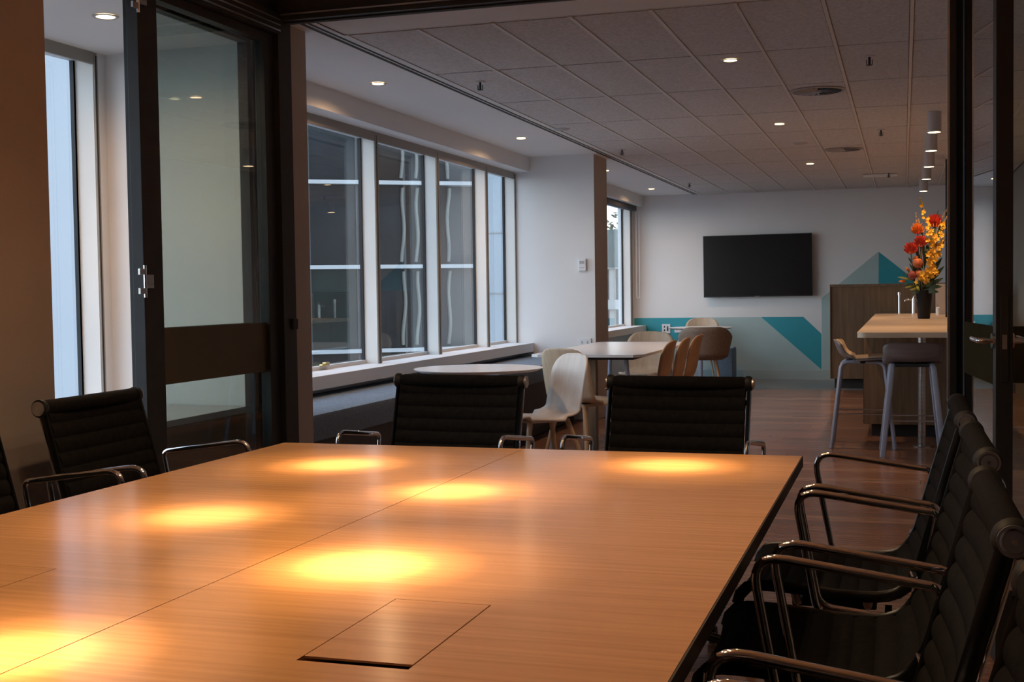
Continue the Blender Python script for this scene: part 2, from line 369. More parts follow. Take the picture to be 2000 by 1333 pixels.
def leaf(name, label, L, zt, film_z, gl, st=.075, near_st=None, th=.045, zb=.01, ledge=.09, px=0.):
    """leaf along local +y from 0 to L, thickness about x=0"""
    d = empty(name, label=label, cat='door', kind='structure'); ns = near_st or st
    f = B(); f.box(-th/2, th/2, 0, ns, zb, zt, bevel=.002); f.box(-th/2, th/2, L-st, L, zb, zt, bevel=.002)
    f.build('stile', darkmetal, d)
    B().box(-th/2, th/2, ns, L-st, zt-.036, zt, bevel=.002).build('top_rail', darkmetal, d)
    B().box(-th/2, th/2, ns, L-st, zb, zb+ledge, bevel=.002).build('bottom_rail', darkmetal, d)
    B().box(px-.002, px+.002, ns-.006, L-st+.006, zb+ledge, zt-.036).build('pane', gl, d)
    if px: B().box(px-.0034, px-.0022, ns, L-st, film_z[0], film_z[1]).build('film_band', mattefilm, d)
    else: B().box(.0042, .0050, ns, L-st, film_z[0], film_z[1]).build('film_band', film, d)
    return d
d1 = leaf('door_1', 'dark framed glass door leaf folded back, front of the stack', 4.615-3.665, 2.248, (.864, 1.064), doorglass, near_st=.115)
d1.location = (XL, 3.665, 0)
d2 = leaf('door_2', 'second dark framed glass leaf folded behind the first', .90, 2.248, (.864, 1.064), doorglass, st=.12, near_st=.09)
d2.location = (XL-.075, 3.755, 0)
B().box(.0226, .0246, .81, .822, .02, 2.24).build('seal_strip', alu, d2)
B().box(.0226, .0246, .85, .858, .02, 2.24).build('seal_strip', alu, d2)
def hinge(par, x, y, z):
    h = B().cyl((x, y, z), .006, .11, 12).build('hinge_pin', chrome, par, 40)
    p = B().box(x-.004, x+.004, y-.036, y-.004, z+.012, z+.032).box(x-.004, x+.004, y-.036, y-.004, z+.078, z+.098).box(x-.002, x+.006, y+.004, y+.042, z+.032, z+.078)
    p.build('hinge_plate', steel, h)
hinge(d1, .03, -.004, 1.175); hinge(d1, .03, -.004, 2.14)
# right-hand side: jamb, opened leaf, fixed pane
jb = struct(B().box(.158, .180, YD+.02, YD+.07, 0, CEIL).box(.1795, .225, YD+.06, YD+.10, 0, CEIL).build('trim_10', darkmetal), 'dark metal door jamb on the right of the opening', 'door frame')
B().box(.150, .158, YD+.03, YD+.06, 0, CEIL-.09).build('jamb_bead', alu, jb)
d3 = leaf('door_3', 'dark framed glass door standing open on the right', .62, 2.30, (.87, 1.05), rightglass, st=.03, near_st=.05, th=.05, px=-.0225)
d3.location = (.293, 4.045, 0); d3.rotation_euler = (0, 0, math.atan2(.068, .615))
B().box(-.012, .012, -.0035, .001, .88, 1.14, bevel=.001).build('lock_plate', darkmetal, d3)
B().box(-.007, .007, -.005, -.002, 1.01-.03, 1.01+.015, bevel=.001).build('lock_keep', steel, d3)
for s_ in (-1, 1):
    pth = round_corners([(s_*.025, .03, 1.005), (s_*.068, .03, 1.005), (s_*.068, .155, 1.008)], .02)
    B().tube(pth, .009, 10).cyl((s_*.024, .03, 1.005) if s_ > 0 else (-.032, .03, 1.005), .024, .008, 20, 'x').build('lever_handle', chrome, d3, 40)
fx = empty('door_4', label='fixed glass pane with bronze film right of the open door', cat='door', kind='structure')
B().box(.21, .95, YD-.004, YD+.004, .08, 2.31).build('pane', doorglass, fx)
B().box(.21, .95, YD-.006, YD-.0045, .83, 1.03).build('film_band', film, fx)
B().box(.205, .95, YD-.03, YD+.03, 0, .08).box(.205, .95, YD-.03, YD+.03, 2.31, CEIL).build('frame_rail', darkmetal, fx)

# ------------------------------------------------------------------ exterior
def exterior():
    g = struct(B().box(-220, -4.5, -120, 220, -12.2, -12).build('ground', mat('street_asphalt', (.12, .12, .13), .9, noise=(.3, .3, .3), amt=.1)), 'street far below the windows', 'ground')
    pane_ms = [mat('dark_office_glass_%s' % n, c, .25, spec=.08, noise=(.6, .6, .6), amt=.2) for n, c in (('blue', (.008, .013, .018)), ('green', (.007, .014, .014)), ('grey', (.012, .014, .017)), ('brown', (.015, .011, .009)))]
    slab = mat('white_slab_edge', (.28, .30, .32), .5, noise=(1, 1, 1), amt=.04)
    darkwall = mat('dark_cladding', (.012, .014, .018), .5, noise=(.5, .5, .5), amt=.1)
    reflection_strip = mat('pale_reflection', (.13, .135, .125), .8, noise=(8, 8, 1), amt=.1)
    p0 = Vector((-23.2, 46.0, 0)); ang = math.atan2(.57, .82)
    b = empty('office_building', (p0.x, p0.y, 0), ang, 'dark glass office building with white floor edges across the street', 'building')
    B().box(-26, 7.3, .6, 12, -12, 20).build('core_wall', darkwall, b)
    for k in range(-3, 5):
        z = -1.24 + 3.5*k
        if z < 20: B().box(-26, 7.3, -.12, .62, z-.08, z+.08).build('floor_edge', slab, b)
    for k in range(-2, 4):
        z = -1.24+3.5*k
        for i in range(-10, 4):
            x = i*2.0+.0
            if x+1.9 > 7.3: continue
            B().box(x+.05, x+1.95, .2, .25, z+.09, z+3.4).build('window_pane', random.choice(pane_ms), b)
            B().box(x-.05, x+.05, .1, .3, z+.09, z+3.4).build('window_mullion', darkwall, b)
    for k in range(-1, 3):  # wavy reflections in the office glass, imitated by pale solid strips
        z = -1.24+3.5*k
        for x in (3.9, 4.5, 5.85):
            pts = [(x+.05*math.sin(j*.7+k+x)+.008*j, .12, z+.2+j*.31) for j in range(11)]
            B().tube(smooth_path(pts, 3), .075, 6).build('reflection_strip', reflection_strip, b)
    # pale tower seen through the last bay
    pm = mat('pale_blue_cladding', (.32, .37, .42), .6, noise=(.2, .2, .2), amt=.03)
    t = empty('pale_tower', (-26, 78, 0), 0, 'pale blue clad tower behind the dark office building', 'building')
    B().box(-2.8, 3.2, 0, 8, -12, 40).build('tower_wall', pm, t)
    for k in range(12): B().box(-2.85, 3.25, -.06, 0, -11+4*k, -10.9+4*k).build('floor_joint', slab, t)
    # pale building left
    q = empty('grey_tower', (-18.3, 23.8, 0), .656, 'pale grey building seen through the passage window', 'building')
    B().box(-8, 3, 0, 4, -12, 34).build('tower_wall', mat('pale_lilac_cladding', (.23, .255, .29), .6, noise=(.2, .2, .2), amt=.03), q)
    B().box(-8.1, 3.1, -.1, 4.1, 34, 34.4).build('roof_edge', slab, q)
    # white building through the far window
    v = empty('terrace_building', (-20.6, 90, 0), 0, 'low white terrace building with dark windows seen through the far window', 'building')
    wm_ = mat('white_render', (.55, .56, .55), .7, noise=(.5, .5, .5), amt=.04); dg = mat('terrace_glass', (.035, .05, .06), .2, noise=(.4, .4, .4), amt=.2)
    B().box(-6, 6, .3, 9, -12, 3.0).build('building_wall', dg, v)
    for k in range(5): B().box(-6.3, 6.3, -.5, .3, -9.3+3*k, -8.6+3*k).build('balcony_slab', wm_, v)
    for i in range(7): B().box(-6+i*2-.18, -6+i*2+.18, -.3, .3, -12, 2.8).build('pier', wm_, v)
    B().prism([(-6.6, 2.8), (6.6, 2.8), (4.2, 5.6), (-4.2, 5.6)], -.6, 9, axis='y').build('roof', mat('green_grey_roof', (.12, .17, .17), .6, noise=(1, 1, 1), amt=.08), v)
    u = empty('street_tree', (-22.6, 104, -12), 0, 'leafy tree crown above the roof of the terrace building', 'tree')
    B().tube([(0, 0, 0), (.2, 0, 9), (0, 0, 16)], [.4, .3, .15], 8).build('trunk', mat('bark', (.12, .09, .06), .9, noise=(4, 4, 1), amt=.2), u)
    lb = B(); rn = random.Random(3)
    for i in range(420):
        a, e, r = rn.random()*2*PI, rn.random()*PI-PI/2, 2.6*rn.random()**.4
        c = Vector((r*math.cos(a)*math.cos(e), r*math.sin(a)*math.cos(e), 17+1.2*r*math.sin(e)))
        lb.bar(c, c+Vector((rn.uniform(-.4, .4), rn.uniform(-.4, .4), rn.uniform(-.3, .3))), .3, .04)
    o = lb.build('foliage', mat('leaf_green', (.22, .22, .10), .7, noise=(2, 2, 2), amt=.2), u); o['kind'] = 'stuff'
exterior()

# ------------------------------------------------------------------ conference table
TX0, TX1, TY1, TY0 = -1.789, -.258, 3.352, -.90
SEAM = -1.031; TZ = .73
ct = empty('conference_table', (-1.03, 1.2, 0), 0, 'large beech veneered conference table with lit pools under the lamps', 'table')
def rel(o): o.location = (1.03, -1.2, 0); return o
H1 = (-.711, -.566, 1.372, 1.664); H2 = (-1.487, -1.342, 1.412, 1.712)
def top_with_hole(x0, x1, H):
    a, b_, c, d = H; g = .0012; gn = .020; t = B()
    a -= g; b_ += g*2; c -= gn; d += g*.5
    t.box(x0, a, TY0, TY1, TZ-.028, TZ); t.box(b_, x1, TY0, TY1, TZ-.028, TZ)
    t.box(a, b_, TY0, c, TZ-.028, TZ); t.box(a, b_, d, TY1, TZ-.028, TZ)
    bmesh.ops.remove_doubles(t.bm, verts=t.bm.verts, dist=1e-5)
    return t
rel(top_with_hole(SEAM+.0009, TX1, H1).build('tabletop_panel', table_wood, ct))
rel(top_with_hole(TX0, SEAM-.0009, H2).build('tabletop_panel', table_wood, ct))
for q in ((TX1, TX1+.003, TY0, TY1), (TX0-.003, TX0, TY0, TY1), (TX0-.003, TX1+.003, TY1, TY1+.003)): rel(B().box(*q, TZ-.0285, TZ-.0008).build('edge_band', table_edge, ct))
rel(B().box(TX0+.015, TX1-.015, TY0+.015, TY1-.015, TZ-.050, TZ-.0285).build('table_underframe', table_edge, ct))
for H in (H1, H2):
    rel(B().box(H[0], H[1], H[2], H[3], TZ-.003, TZ-.0002).build('cable_hatch', table_wood, ct))
    rel(B().box(H[0]-.01, H[1]+.01, H[2]-.02, H[3]+.01, TZ-.0284, TZ-.020).build('hatch_well', dark_gap, ct))
for y in (.0, 1.3, 2.55):
    rel(B().box(-1.35, -.72, y, y+.08, .03, TZ-.05).box(-1.42, -.65, y-.04, y+.12, 0, .03).build('pedestal', table_edge, ct))

# ------------------------------------------------------------------ boardroom chairs
def eames():
    r = empty('boardroom_chair', label='x', cat='chair', group='ribbed black boardroom chairs around the table')
    prof = smooth_path([(.235, 0, .405), (.225, 0, .435), (.195, 0, .452), (.10, 0, .450), (0, 0, .441), (-.10, 0, .441), (-.155, 0, .462), (-.19, 0, .515), (-.215, 0, .60), (-.243, 0, .70), (-.268, 0, .79), (-.288, 0, .860)], 12)
    # resample evenly
    L = [0.]
    for a, b_ in zip(prof, prof[1:]): L.append(L[-1]+(b_-a).length)
    tot = L[-1]; nr = 19; sub = 7; N = nr*sub; pts = []
    k = 0
    for i in range(N+1):
        s_ = tot*i/N
        while k < len(L)-2 and L[k+1] < s_: k += 1
        t = (s_-L[k])/max(1e-9, L[k+1]-L[k]); pts.append(prof[k].lerp(prof[k+1], t))
    bm = bmesh.new(); hw = .226; nv = 10; top = []; bot = []
    for i, p in enumerate(pts):
        d = (pts[min(i+1, N)]-pts[max(i-1, 0)]).normalized(); nrm = Vector((d.z, 0, -d.x))  # towards the sitter
        if nrm.z < 0 and i < N*.4: nrm = -nrm
        if i >= N*.4 and nrm.x < 0: nrm = -nrm
        ph = (i % sub)/sub; puff = .0045+.0066*math.sin(PI*ph)**.7 if 0 < ph < 1 else .0045
        rowt, rowb = [], []
        for j in range(nv+1):
            v = -1+2*j/nv; y = v*hw; sag = .014*(1-v*v)
            rowt.append(bm.verts.new(p+nrm*(puff-sag)+Vector((0, y, 0)))); rowb.append(bm.verts.new(p-nrm*(puff+sag)+Vector((0, y, 0))))
        top.append(rowt); bot.append(rowb)
    for i in range(N):
        for j in range(nv):
            bm.faces.new((top[i][j], top[i][j+1], top[i+1][j+1], top[i+1][j])); bm.faces.new((bot[i][j], bot[i+1][j], bot[i+1][j+1], bot[i][j+1]))
        for j in (0, nv): bm.faces.new((top[i][j], top[i+1][j], bot[i+1][j], bot[i][j]))
    for i in (0, N):
        for j in range(nv): bm.faces.new((top[i][j], bot[i][j], bot[i][j+1], top[i][j+1]))
    bmesh.ops.recalc_face_normals(bm, faces=bm.faces)
    b = B(); b.bm.free(); b.bm = bm; b.build('sling_seat', blackmesh, r, 50)
    # rolled top and front
    tc_ = Vector((-.292, 0, .862))
    B().lathe([(0, -hw), (.020, -hw), (.023, -hw+.012), (.023, hw-.012), (.020, hw), (0, hw)], tc_, 20, 'y').build('top_roll', blackmesh, r, 50)
    for s_ in (-1, 1):
        y = s_*(hw+.010)
        B().tube([(p.x, y, p.z) for p in pts[::4]], .0065, 8, flat=2.1, up=(0, 1, 0)).build('side_frame', darkalu, r, 60)
        B().tube([(p.x-.0125, y+s_*.004, p.z-.003) for p in pts[70::6]], .0034, 6).build('frame_edge', chrome, r, 60)
        B().lathe([(0, 0), (.026, 0), (.026, .012), (.021, .020), (0, .020)], (tc_.x, y-.010, tc_.z), 24, 'y').build('roll_hub', gasket, r, 40)
        yy = y+(.0105 if s_ > 0 else -.0155)
        capo = B().lathe([(0, 0), (.0205, 0), (.0205, .005), (0, .005)], (tc_.x, yy, tc_.z), 24, 'y').build('end_cap', alu, r, 40)
        y3 = y+(.0153 if s_ > 0 else -.0163)
        B().lathe([(.017, 0), (.017, .001), (.014, .001), (.014, 0)], (tc_.x, y3, tc_.z), 24, 'y').cyl((tc_.x, y3, tc_.z), .0035, .001, 12, 'y').build('cap_ring', chrome, capo, 40)
        ya = s_*.292
        loop = round_corners([(-.232, ya, .672), (.088, ya, .716), (.035, ya, .425), (-.15, ya, .405), (-.196, ya, .47)], [.022, .062, .035, .05, .03], 7, closed=True)
        B().tube(loop, .0074, 10, closed=True, flat=1.15, up=(0, 1, 0)).build('armrest', chrome, r, 60)
        B().bar((-.175, s_*(hw+.01), .50), (-.178, ya, .50), .014, .014).bar((.02, s_*(hw-.02), .415), (.02, ya, .412), .016, .012).bar((-.12, s_*(hw-.02), .41), (-.12, ya, .407), .016, .012).build('arm_bracket', chrome, r)
    # spreader behind the back and under the seat
    B().tube(round_corners([(-.275, -hw-.005, .80), (-.325, -.16, .80), (-.325, .16, .80), (-.275, hw+.005, .80)], .04), .009, 8, flat=.7).build('back_brace', chrome, r, 60)
    B().tube(round_corners([(-.07, -hw-.004, .435), (-.07, -.12, .385), (-.07, .12, .385), (-.07, hw+.004, .435)], .05), .011, 8).tube(round_corners([(.10, -hw-.004, .445), (.10, -.12, .385), (.10, .12, .385), (.10, hw+.004, .445)], .05), .011, 8).box(-.09, .12, -.05, .05, .36, .392, bevel=.006).build('seat_spreader', darkalu, r, 60)
    B().lathe([(0, .085), (.03, .085), (.03, .20), (.02, .205), (.02, .36), (0, .36)], (0, 0, 0), 20).build('gas_column', chrome, r, 40)
    for k in range(5):
        a = 2*PI*k/5+.3; c, s_ = math.cos(a), math.sin(a)
        B().tube([(0, 0, .115), (c*.15, s_*.15, .095), (c*.28, s_*.28, .068)], [.022, .016, .011], 8).build('base_spoke', darkalu, r, 50)
        B().cyl((c*.28-s_*-.012, s_*.28-c*.012, .027), .026, .024, 14, 'y').build('castor', gasket, r, 40)
    return r
E1 = eames()
# (x of chair centre, y, heading) - heading 0 faces +x
chairs = [
 (-2.065, 3.20, 0.02, 'black ribbed boardroom chair on the left, its whole back and round end cap in view'),
 (-2.075, 2.54, 0.02, 'black ribbed boardroom chair cut by the left picture edge'),
 (-1.515, 3.83, -PI/2-.05, 'black ribbed boardroom chair at the far table end, left one'),
 (-.738, 3.84, -PI/2-.06, 'black ribbed boardroom chair at the far table end, right one'),
 (-.155, 3.27, PI-.00, 'black ribbed boardroom chair on the right side nearest the far table corner'),
 (-.150, 2.59, PI+.01, 'black ribbed boardroom chair on the right, second from the far corner'),
 (-.165, 1.875, PI+.01, 'black ribbed boardroom chair on the right with the largest end cap, third from far corner'),
 (-.155, 1.165, PI+.01, 'black ribbed boardroom chair nearest the camera on the right, mostly armrest in view')]
for i, (x, y, a, lab) in enumerate(chairs):
    o = E1 if i == 0 else copy_tree(E1)
    o.location = (x, y, 0); o.rotation_euler = (0, 0, a); o['label'] = lab

# ------------------------------------------------------------------ lounge furniture
def shell_obj(prof, hwf, cup, name, m, parent, th=.011, nv=12, tip=.18, ribs=None):
    P = smooth_path([(a, 0, c) for a, c in prof], 7); N = len(P)-1; bm = bmesh.new(); rows = []
    for i, p in enumerate(P):
        u = i/N; d = (P[min(i+1, N)]-P[max(i-1, 0)]).normalized(); nr = Vector((-d.z, 0, d.x))
        if nr.z < 0 and nr.x < 0: nr = -nr
        hw = hwf(u)
        if u > 1-tip: hw *= max(0., 1-((u-(1-tip))/tip)**2.6)**.42 if u < 1 else 0.05
        if u < .09: hw *= .80+.20*math.sqrt(max(0, 1-((.09-u)/.09)**2))
        row = []
        for j in range(nv+1):
            v = -1+2*j/nv
            row.append(bm.verts.new(p+Vector((0, v*hw, 0))+nr*(cup(u)*v*v*(hw/.22)**2)))
        rows.append(row)
    for a, b_ in zip(rows, rows[1:]):
        for j in range(nv): bm.faces.new((a[j], a[j+1], b_[j+1], b_[j]))
    bmesh.ops.recalc_face_normals(bm, faces=bm.faces)
    b = B(); b.bm.free(); b.bm = bm; o = b.build(name, m, parent, 60)
    md = o.modifiers.new('thick', 'SOLIDIFY'); md.thickness = th; md.offset = 0
    return o
def sm(u, a, b):
    t = min(1, max(0, (u-a)/(b-a))); return t*t*(3-2*t)
def ply_chair(m=plywood):
    r = empty('plywood_chair', label='x', cat='chair', group='moulded plywood chairs of the lounge')
    prof = [(.225, .435), (.20, .447), (.10, .446), (-.02, .437), (-.12, .44), (-.175, .466), (-.20, .53), (-.218, .62), (-.236, .71), (-.258, .80)]
    o = shell_obj(prof, lambda u: .213, lambda u: .012+.033*sm(u, .35, .65), 'seat_shell', m, r)
    B().box(-.13, .13, -.10, .10, .405, .427, bevel=.005).build('seat_frame', m, r)
    for sx_ in (-1, 1):
        for sy in (-1, 1):
            B().tube([(sx_*.12, sy*.10, .42), (sx_*.165, sy*.155, .25), (sx_*.215, sy*.20, 0)], [.018, .016, .010], 8, flat=.8).build('leg', plyedge, r, 50)
    return r
spots = [
 (-2.05, 7.02, math.radians(-137), 'pale plywood chair facing the camera beside the near round table', paleply),
 (-2.03, 8.02, math.radians(62), 'light plywood chair seen from behind, between near round table and long white table', plywood),
 (-2.14, 10.66, math.radians(-88), 'light plywood chair at the far end of the long white table', plywood),
 (-1.86, 9.05, PI-.0, 'brown plywood chair on the right of the long white table, nearest of three', brownply),
 (-1.85, 9.62, PI+.02, 'brown plywood chair on the right of the long white table, middle of three', brownply),
 (-1.84, 10.20, PI-.02, 'brown plywood chair on the right of the long white table, farthest of three', brownply),
 (-2.43, 15.50, math.radians(-88), 'light plywood chair behind the far round table, back just showing above it', plywood)]
first = {}
for i, (x, y, a, lab, m_) in enumerate(spots):
    if m_ not in first: first[m_] = o = ply_chair(m_)
    else: o = copy_tree(first[m_])
    o.location = (x, y, 0); o.rotation_euler = (0, 0, a); o['label'] = lab
def round_table(x, y, z, label):
    r = empty('round_table', (x, y, 0), 0, label, 'table')
    B().lathe([(0, z-.018), (.355, z-.018), (.385, z-.004), (.387, z), (0, z)], (0, 0, 0), 56).build('tabletop', tablewhite, r, 30)
    B().lathe([(0, z-.034), (.10, z-.034), (.10, z-.0185), (0, z-.0185)], (0, 0, 0), 24).build('top_plate', darkmetal, r, 30)
    B().cyl((0, 0, .03), .026, z-.064, 20).build('pedestal', greyleg, r, 40)
    for k in range(4):
        a = PI/4+k*PI/2
        B().tube([(0, 0, .035), (.16*math.cos(a), .16*math.sin(a), .028), (.28*math.cos(a), .28*math.sin(a), .012)], [.022, .017, .011], 8).build('foot', greyleg, r, 50)
    return r
round_table(-2.43, 7.0, .72, 'white round cafe table beside the window bench, nearest one')
round_table(-2.31, 14.75, .712, 'white round cafe table by the far wall below the teal block')
lt = empty('long_table', (-2.1, 9.33, 0), 0, 'long white rectangular table with slanted legs in the lounge', 'table')
B().prism([(-.40, -.98), (-.34, -1.04), (.34, -1.04), (.40, -.98), (.40, .98), (.34, 1.04), (-.34, 1.04), (-.40, .98)], .712, .73).build('tabletop', tablewhite, lt)
B().box(-.30, .30, -.85, .85, .685, .711).build('table_rail', darkmetal, lt)
for sx_ in (-1, 1):
    for sy in (-1, 1):
        B().tube([(sx_*.24, sy*.80, .70), (sx_*.30, sy*.88, 0)], [.017, .014], 8).build('leg', greyleg, lt, 50)
for k, (x0, x1, zz) in enumerate(((-.08, .08, .0),)):
    B().box(-.05, .05, -.92, -.86, .0, .69, bevel=.004).build('centre_leg', oak, lt)
ap = tag(B().box(-2.46, -2.30, 8.40, 8.62, .7302, .7372, bevel=.002).build('magazine', mat('pale_paper', (.7, .72, .74), .6, noise=(6, 6, 6), amt=.1)), 'pale magazine lying on the near corner of the long white table', 'magazine')
# tub armchair
ta = empty('tub_armchair', (-2.14, 14.0, 0), math.radians(97), 'brown shell armchair with wooden legs at the far round table, seen from behind', 'armchair')
bm = bmesh.new(); rows = []
for i in range(41):
    a = -PI*.62+PI*1.24*i/40; ca, sa = math.cos(a+PI), math.sin(a+PI)
    e = abs(a)/(PI*.62); q_ = min(1, max(0, (e-.30)/.70)); ztop = .745-.15*q_*q_*(3-2*q_)
    row = []
    for j in range(7):
        t = j/6; z = .40+(ztop-.40)*t; rr = .235+.05*t
        xx = ca*rr*1.0; 
        row.append(bm.verts.new((xx+(.0 if e < .75 else .06*(e-.75)/.25), sa*rr*1.03, z)))
    rows.append(row)
for a, b_ in zip(rows, rows[1:]):
    for j in range(6): bm.faces.new((a[j], b_[j], b_[j+1], a[j+1]))
b = B(); b.bm.free(); b.bm = bm; o = b.build('shell', mat('taupe_upholstery', (.20, .14, .10), .7, noise=(50, 50, 50), amt=.1), ta, 60)
md = o.modifiers.new('thick', 'SOLIDIFY'); md.thickness = .02; md.offset = 0
B().lathe([(0, .37), (.20, .37), (.245, .40), (.235, .445), (0, .455)], (.02, 0, 0), 30).build('seat_cushion', MATS['taupe_upholstery'], ta, 50)
for k in range(4):
    a = PI/4+k*PI/2
    B().tube([(.12*math.cos(a)*1.2, .13*math.sin(a)*1.2, .38), (.25*math.cos(a), .26*math.sin(a), 0)], [.018, .011], 8).build('leg', plyedge, ta, 50)
pf = empty('ottoman', (-2.20, 15.15, 0), 0, 'blue grey upholstered ottoman behind the brown armchair', 'ottoman')
B().box(-.10, .10, -.2, .2, .06, .45, bevel=.03).build('ottoman_body', bluefabric, pf, 40)
B().box(-.08, .08, -.17, .17, 0, .06).build('ottoman_plinth', darkbase, pf)
pf.location = (-2.08, 15.30, 0)
# the chair behind the table moves clear of the ottoman
# window bench
wb = empty('window_bench', (-3.08, 8.06, 0), 0, 'long upholstered bench below the lounge window', 'bench')
B().box(-.30, .22, -2.80, 2.80, .0, .08).build('plinth', darkbase, wb)
B().box(-.305, .27, -2.805, 2.805, .08, .44).build('bench_box', mat('dark_bench_panel', (.06, .055, .055), .6, noise=(6, 6, 6), amt=.1), wb)
for a, b_ in ((-2.80, -1.28), (-1.275, .74), (.745, 2.80)):
    B().box(-.305, .30, a, b_, .44, .58, bevel=.022).build('seat_cushion', bluefabric, wb, 40)
# low cabinet in the passage
lc = empty('low_cabinet', (-2.95, 3.9, 0), 0, 'low grey cabinet in the window passage, seen through the folded doors', 'cabinet')
B().box(-.275, .25, -.85, .855, .672, .698, bevel=.002).build('cabinet_top', mat('grey_laminate', (.42, .42, .42), .4, noise=(3, 3, 3), amt=.05), lc)
B().box(-.27, .23, -.84, .85, .06, .671).build('cabinet_body', mat('dark_brown_laminate', (.06, .045, .035), .5, noise=(3, 3, 20), amt=.1), lc)
for a in (-.84, 0.005): B().box(.231, .245, a+.004, a+.838, .07, .665).build('door', MATS['dark_brown_laminate'], lc)

# ------------------------------------------------------------------ television and wall fittings
tv = empty('television', (-1.775, YFAR-.066, 1.455), 0, 'large black wall-mounted television on the far white wall', 'television')
tv.rotation_euler = (0, math.radians(-.3), math.radians(0))
B().box(-.683, .683, -.035, -.005, -.395, .395, bevel=.004).build('casing', tvbezel, tv)
B().box(-.672, .672, -.0365, -.0345, -.380, .386).build('screen', tvblack, tv)
B().box(-.03, .03, -.0368, -.0352, -.391, -.386).build('maker_badge', steel, tv)
B().box(-.2, .2, -.005, .06, -.2, .2).build('wall_bracket', darkmetal, tv)
def outlet(x, z, n, label, y=YFAR-.002):
    o = empty('power_outlet', (x, y, z), 0, label, 'outlet')
    B().box(-.055, .055, -.010, 0, -.06 if n > 1 else -.037, .06 if n > 1 else .037, bevel=.002).build('cover_plate', plastic, o)
    t = B()
    if n > 1:
        for zz in (.025, -.02): t.box(-.030, -.014, -.0115, -.0098, zz-.012, zz+.012)
        t.box(.012, .03, -.0115, -.0098, -.03, .03)
    else:
        for xx in (-.03, .02): t.box(xx-.004, xx+.008, -.0115, -.0098, -.012, .012)
    t.build('socket', dark_gap if n > 1 else greyplastic, o)
outlet(-2.965, .655, 2, 'white double outlet plate with dark sockets on the teal block')
outlet(-2.80, .64, 1, 'smaller white outlet plate half behind the far round table')
outlet(-2.745, .705, 1, 'white outlet plate low on the column beside the long table', 10.868)
th = empty('thermostat', (-2.762, 10.869, 1.405), 0, 'white thermostat box on the column between the windows', 'thermostat')
B().box(-.036, .036, -.028, 0, -.055, .055, bevel=.005).build('housing', plastic, th)
B().box(-.022, .022, -.0295, -.0278, .008, .035).build('display', greyplastic, th)
for k in range(3): B().box(-.02+k*.015, -.010+k*.015, -.0295, -.0278, -.03, -.022).build('button', greyplastic, th)

# ------------------------------------------------------------------ bar counter, cabinet, stools
CZ = .862
bc = empty('bar_counter', (.15, 11.6, 0), 0, 'long pale timber bar counter on a dark timber base', 'counter')
def rb(o): o.location = (-.15, -11.6, 0); return o
x0, x1, y0, y1 = -.303, .62, 8.72, 14.62; cr = .07
poly = [(x1, y1), (x0, y1)] + [(x0+cr-cr*math.cos(t), y0+cr-cr*math.sin(t)) for t in [PI/2*k/8 for k in range(9)]] + [(x1, y0)]
rb(B().prism(poly, CZ-.036, CZ).build('benchtop', benchtop, bc))
rb(B().box(-.298, .60, 10.02, 14.55, .10, CZ-.037).build('counter_base', oak, bc))
rb(B().box(-.24, .58, 10.12, 14.5, 0, .10).build('kickboard', darkbase, bc))
for k in range(6): rb(B().box(-.3005, -.2975, 10.02+k*.755, 10.025+k*.755, .105, CZ-.04).build('panel_joint', dark_gap, bc))
rb(B().cyl((.127, 9.48, .006), .027, CZ-.043, 24).cyl((.127, 9.48, 0), .06, .008, 24).build('support_leg', steel, bc, 40))
cb = empty('oak_cabinet', (-.1, 14.9, 0), 0, 'oak cabinet with dark kickboard standing against the far wall', 'cabinet')
def rc(o): o.location = (.1, -14.9, 0); return o
rc(B().box(-.80, .66, 14.68, 15.30, .115, 1.175).build('cabinet_body', oak, cb))
rc(B().box(-.808, .67, 14.66, 15.32, 1.176, 1.200).build('cabinet_top', oak, cb))
rc(B().box(-.76, .64, 14.74, 15.28, 0, .115).build('kickboard', darkbase, cb))
rc(B().box(-.806, -.799, 14.662, 15.30, .115, 1.175).build('end_panel', oak, cb))
pc = struct(B().box(.34, .60, 14.05, 14.64, CZ+.001, 1.19).build('trim_11', mat('beige_splashback', (.42, .36, .31), .5, noise=(3, 3, 3), amt=.03)), 'beige splashback return at the far end of the counter', 'splashback')
gs = empty('glazed_screen', (.40, 12.7, 0), 0, 'tall black framed screen standing on the counter at the right', 'screen')
B().box(-.012, .012, 0, .05, CZ+.001, CEIL-.008).build('frame_post', tvbezel, gs)
B().box(.013, .03, -.25, .0, CZ+.001, CEIL-.008).build('screen_panel', tvbezel, gs)
tp = empty('mixer_tap', (.105, 14.3, CZ), 0, 'chrome mixer tap at the far end of the counter', 'tap')
B().cyl((0, 0, 0), .019, .17, 16).build('tap_body', chrome, tp, 40)
B().tube(round_corners([(0, 0, .15), (-.02, 0, .158), (-.085, -.02, .158), (-.09, -.02, .14)], .012), .0085, 8).build('spout', chrome, tp, 50)
B().tube([(0, 0, .17), (.0, 0, .195), (.02, 0, .205)], .008, 8).build('tap_lever', chrome, tp, 50)
dp = empty('soap_dispenser', (.345, 13.7, CZ), 0, 'white soap bottle on the counter beside the beige splashback', 'bottle')
B().lathe([(0, 0), (.022, 0), (.022, .075), (.012, .085), (0, .085)], (0, 0, 0), 16).build('bottle_body', plastic, dp, 40)
B().tube([(0, 0, .085), (0, 0, .10), (-.02, 0, .10)], .005, 6).build('pump', steel, dp)
dr = tag(B().cyl((-.045, 14.45, CZ), .012, .21, 12).cyl((-.045, 14.45, CZ+.21), .017, .03, 12).build('filter_tap', chrome, None, 40), 'slim chrome filter tap left of the vase', 'tap')

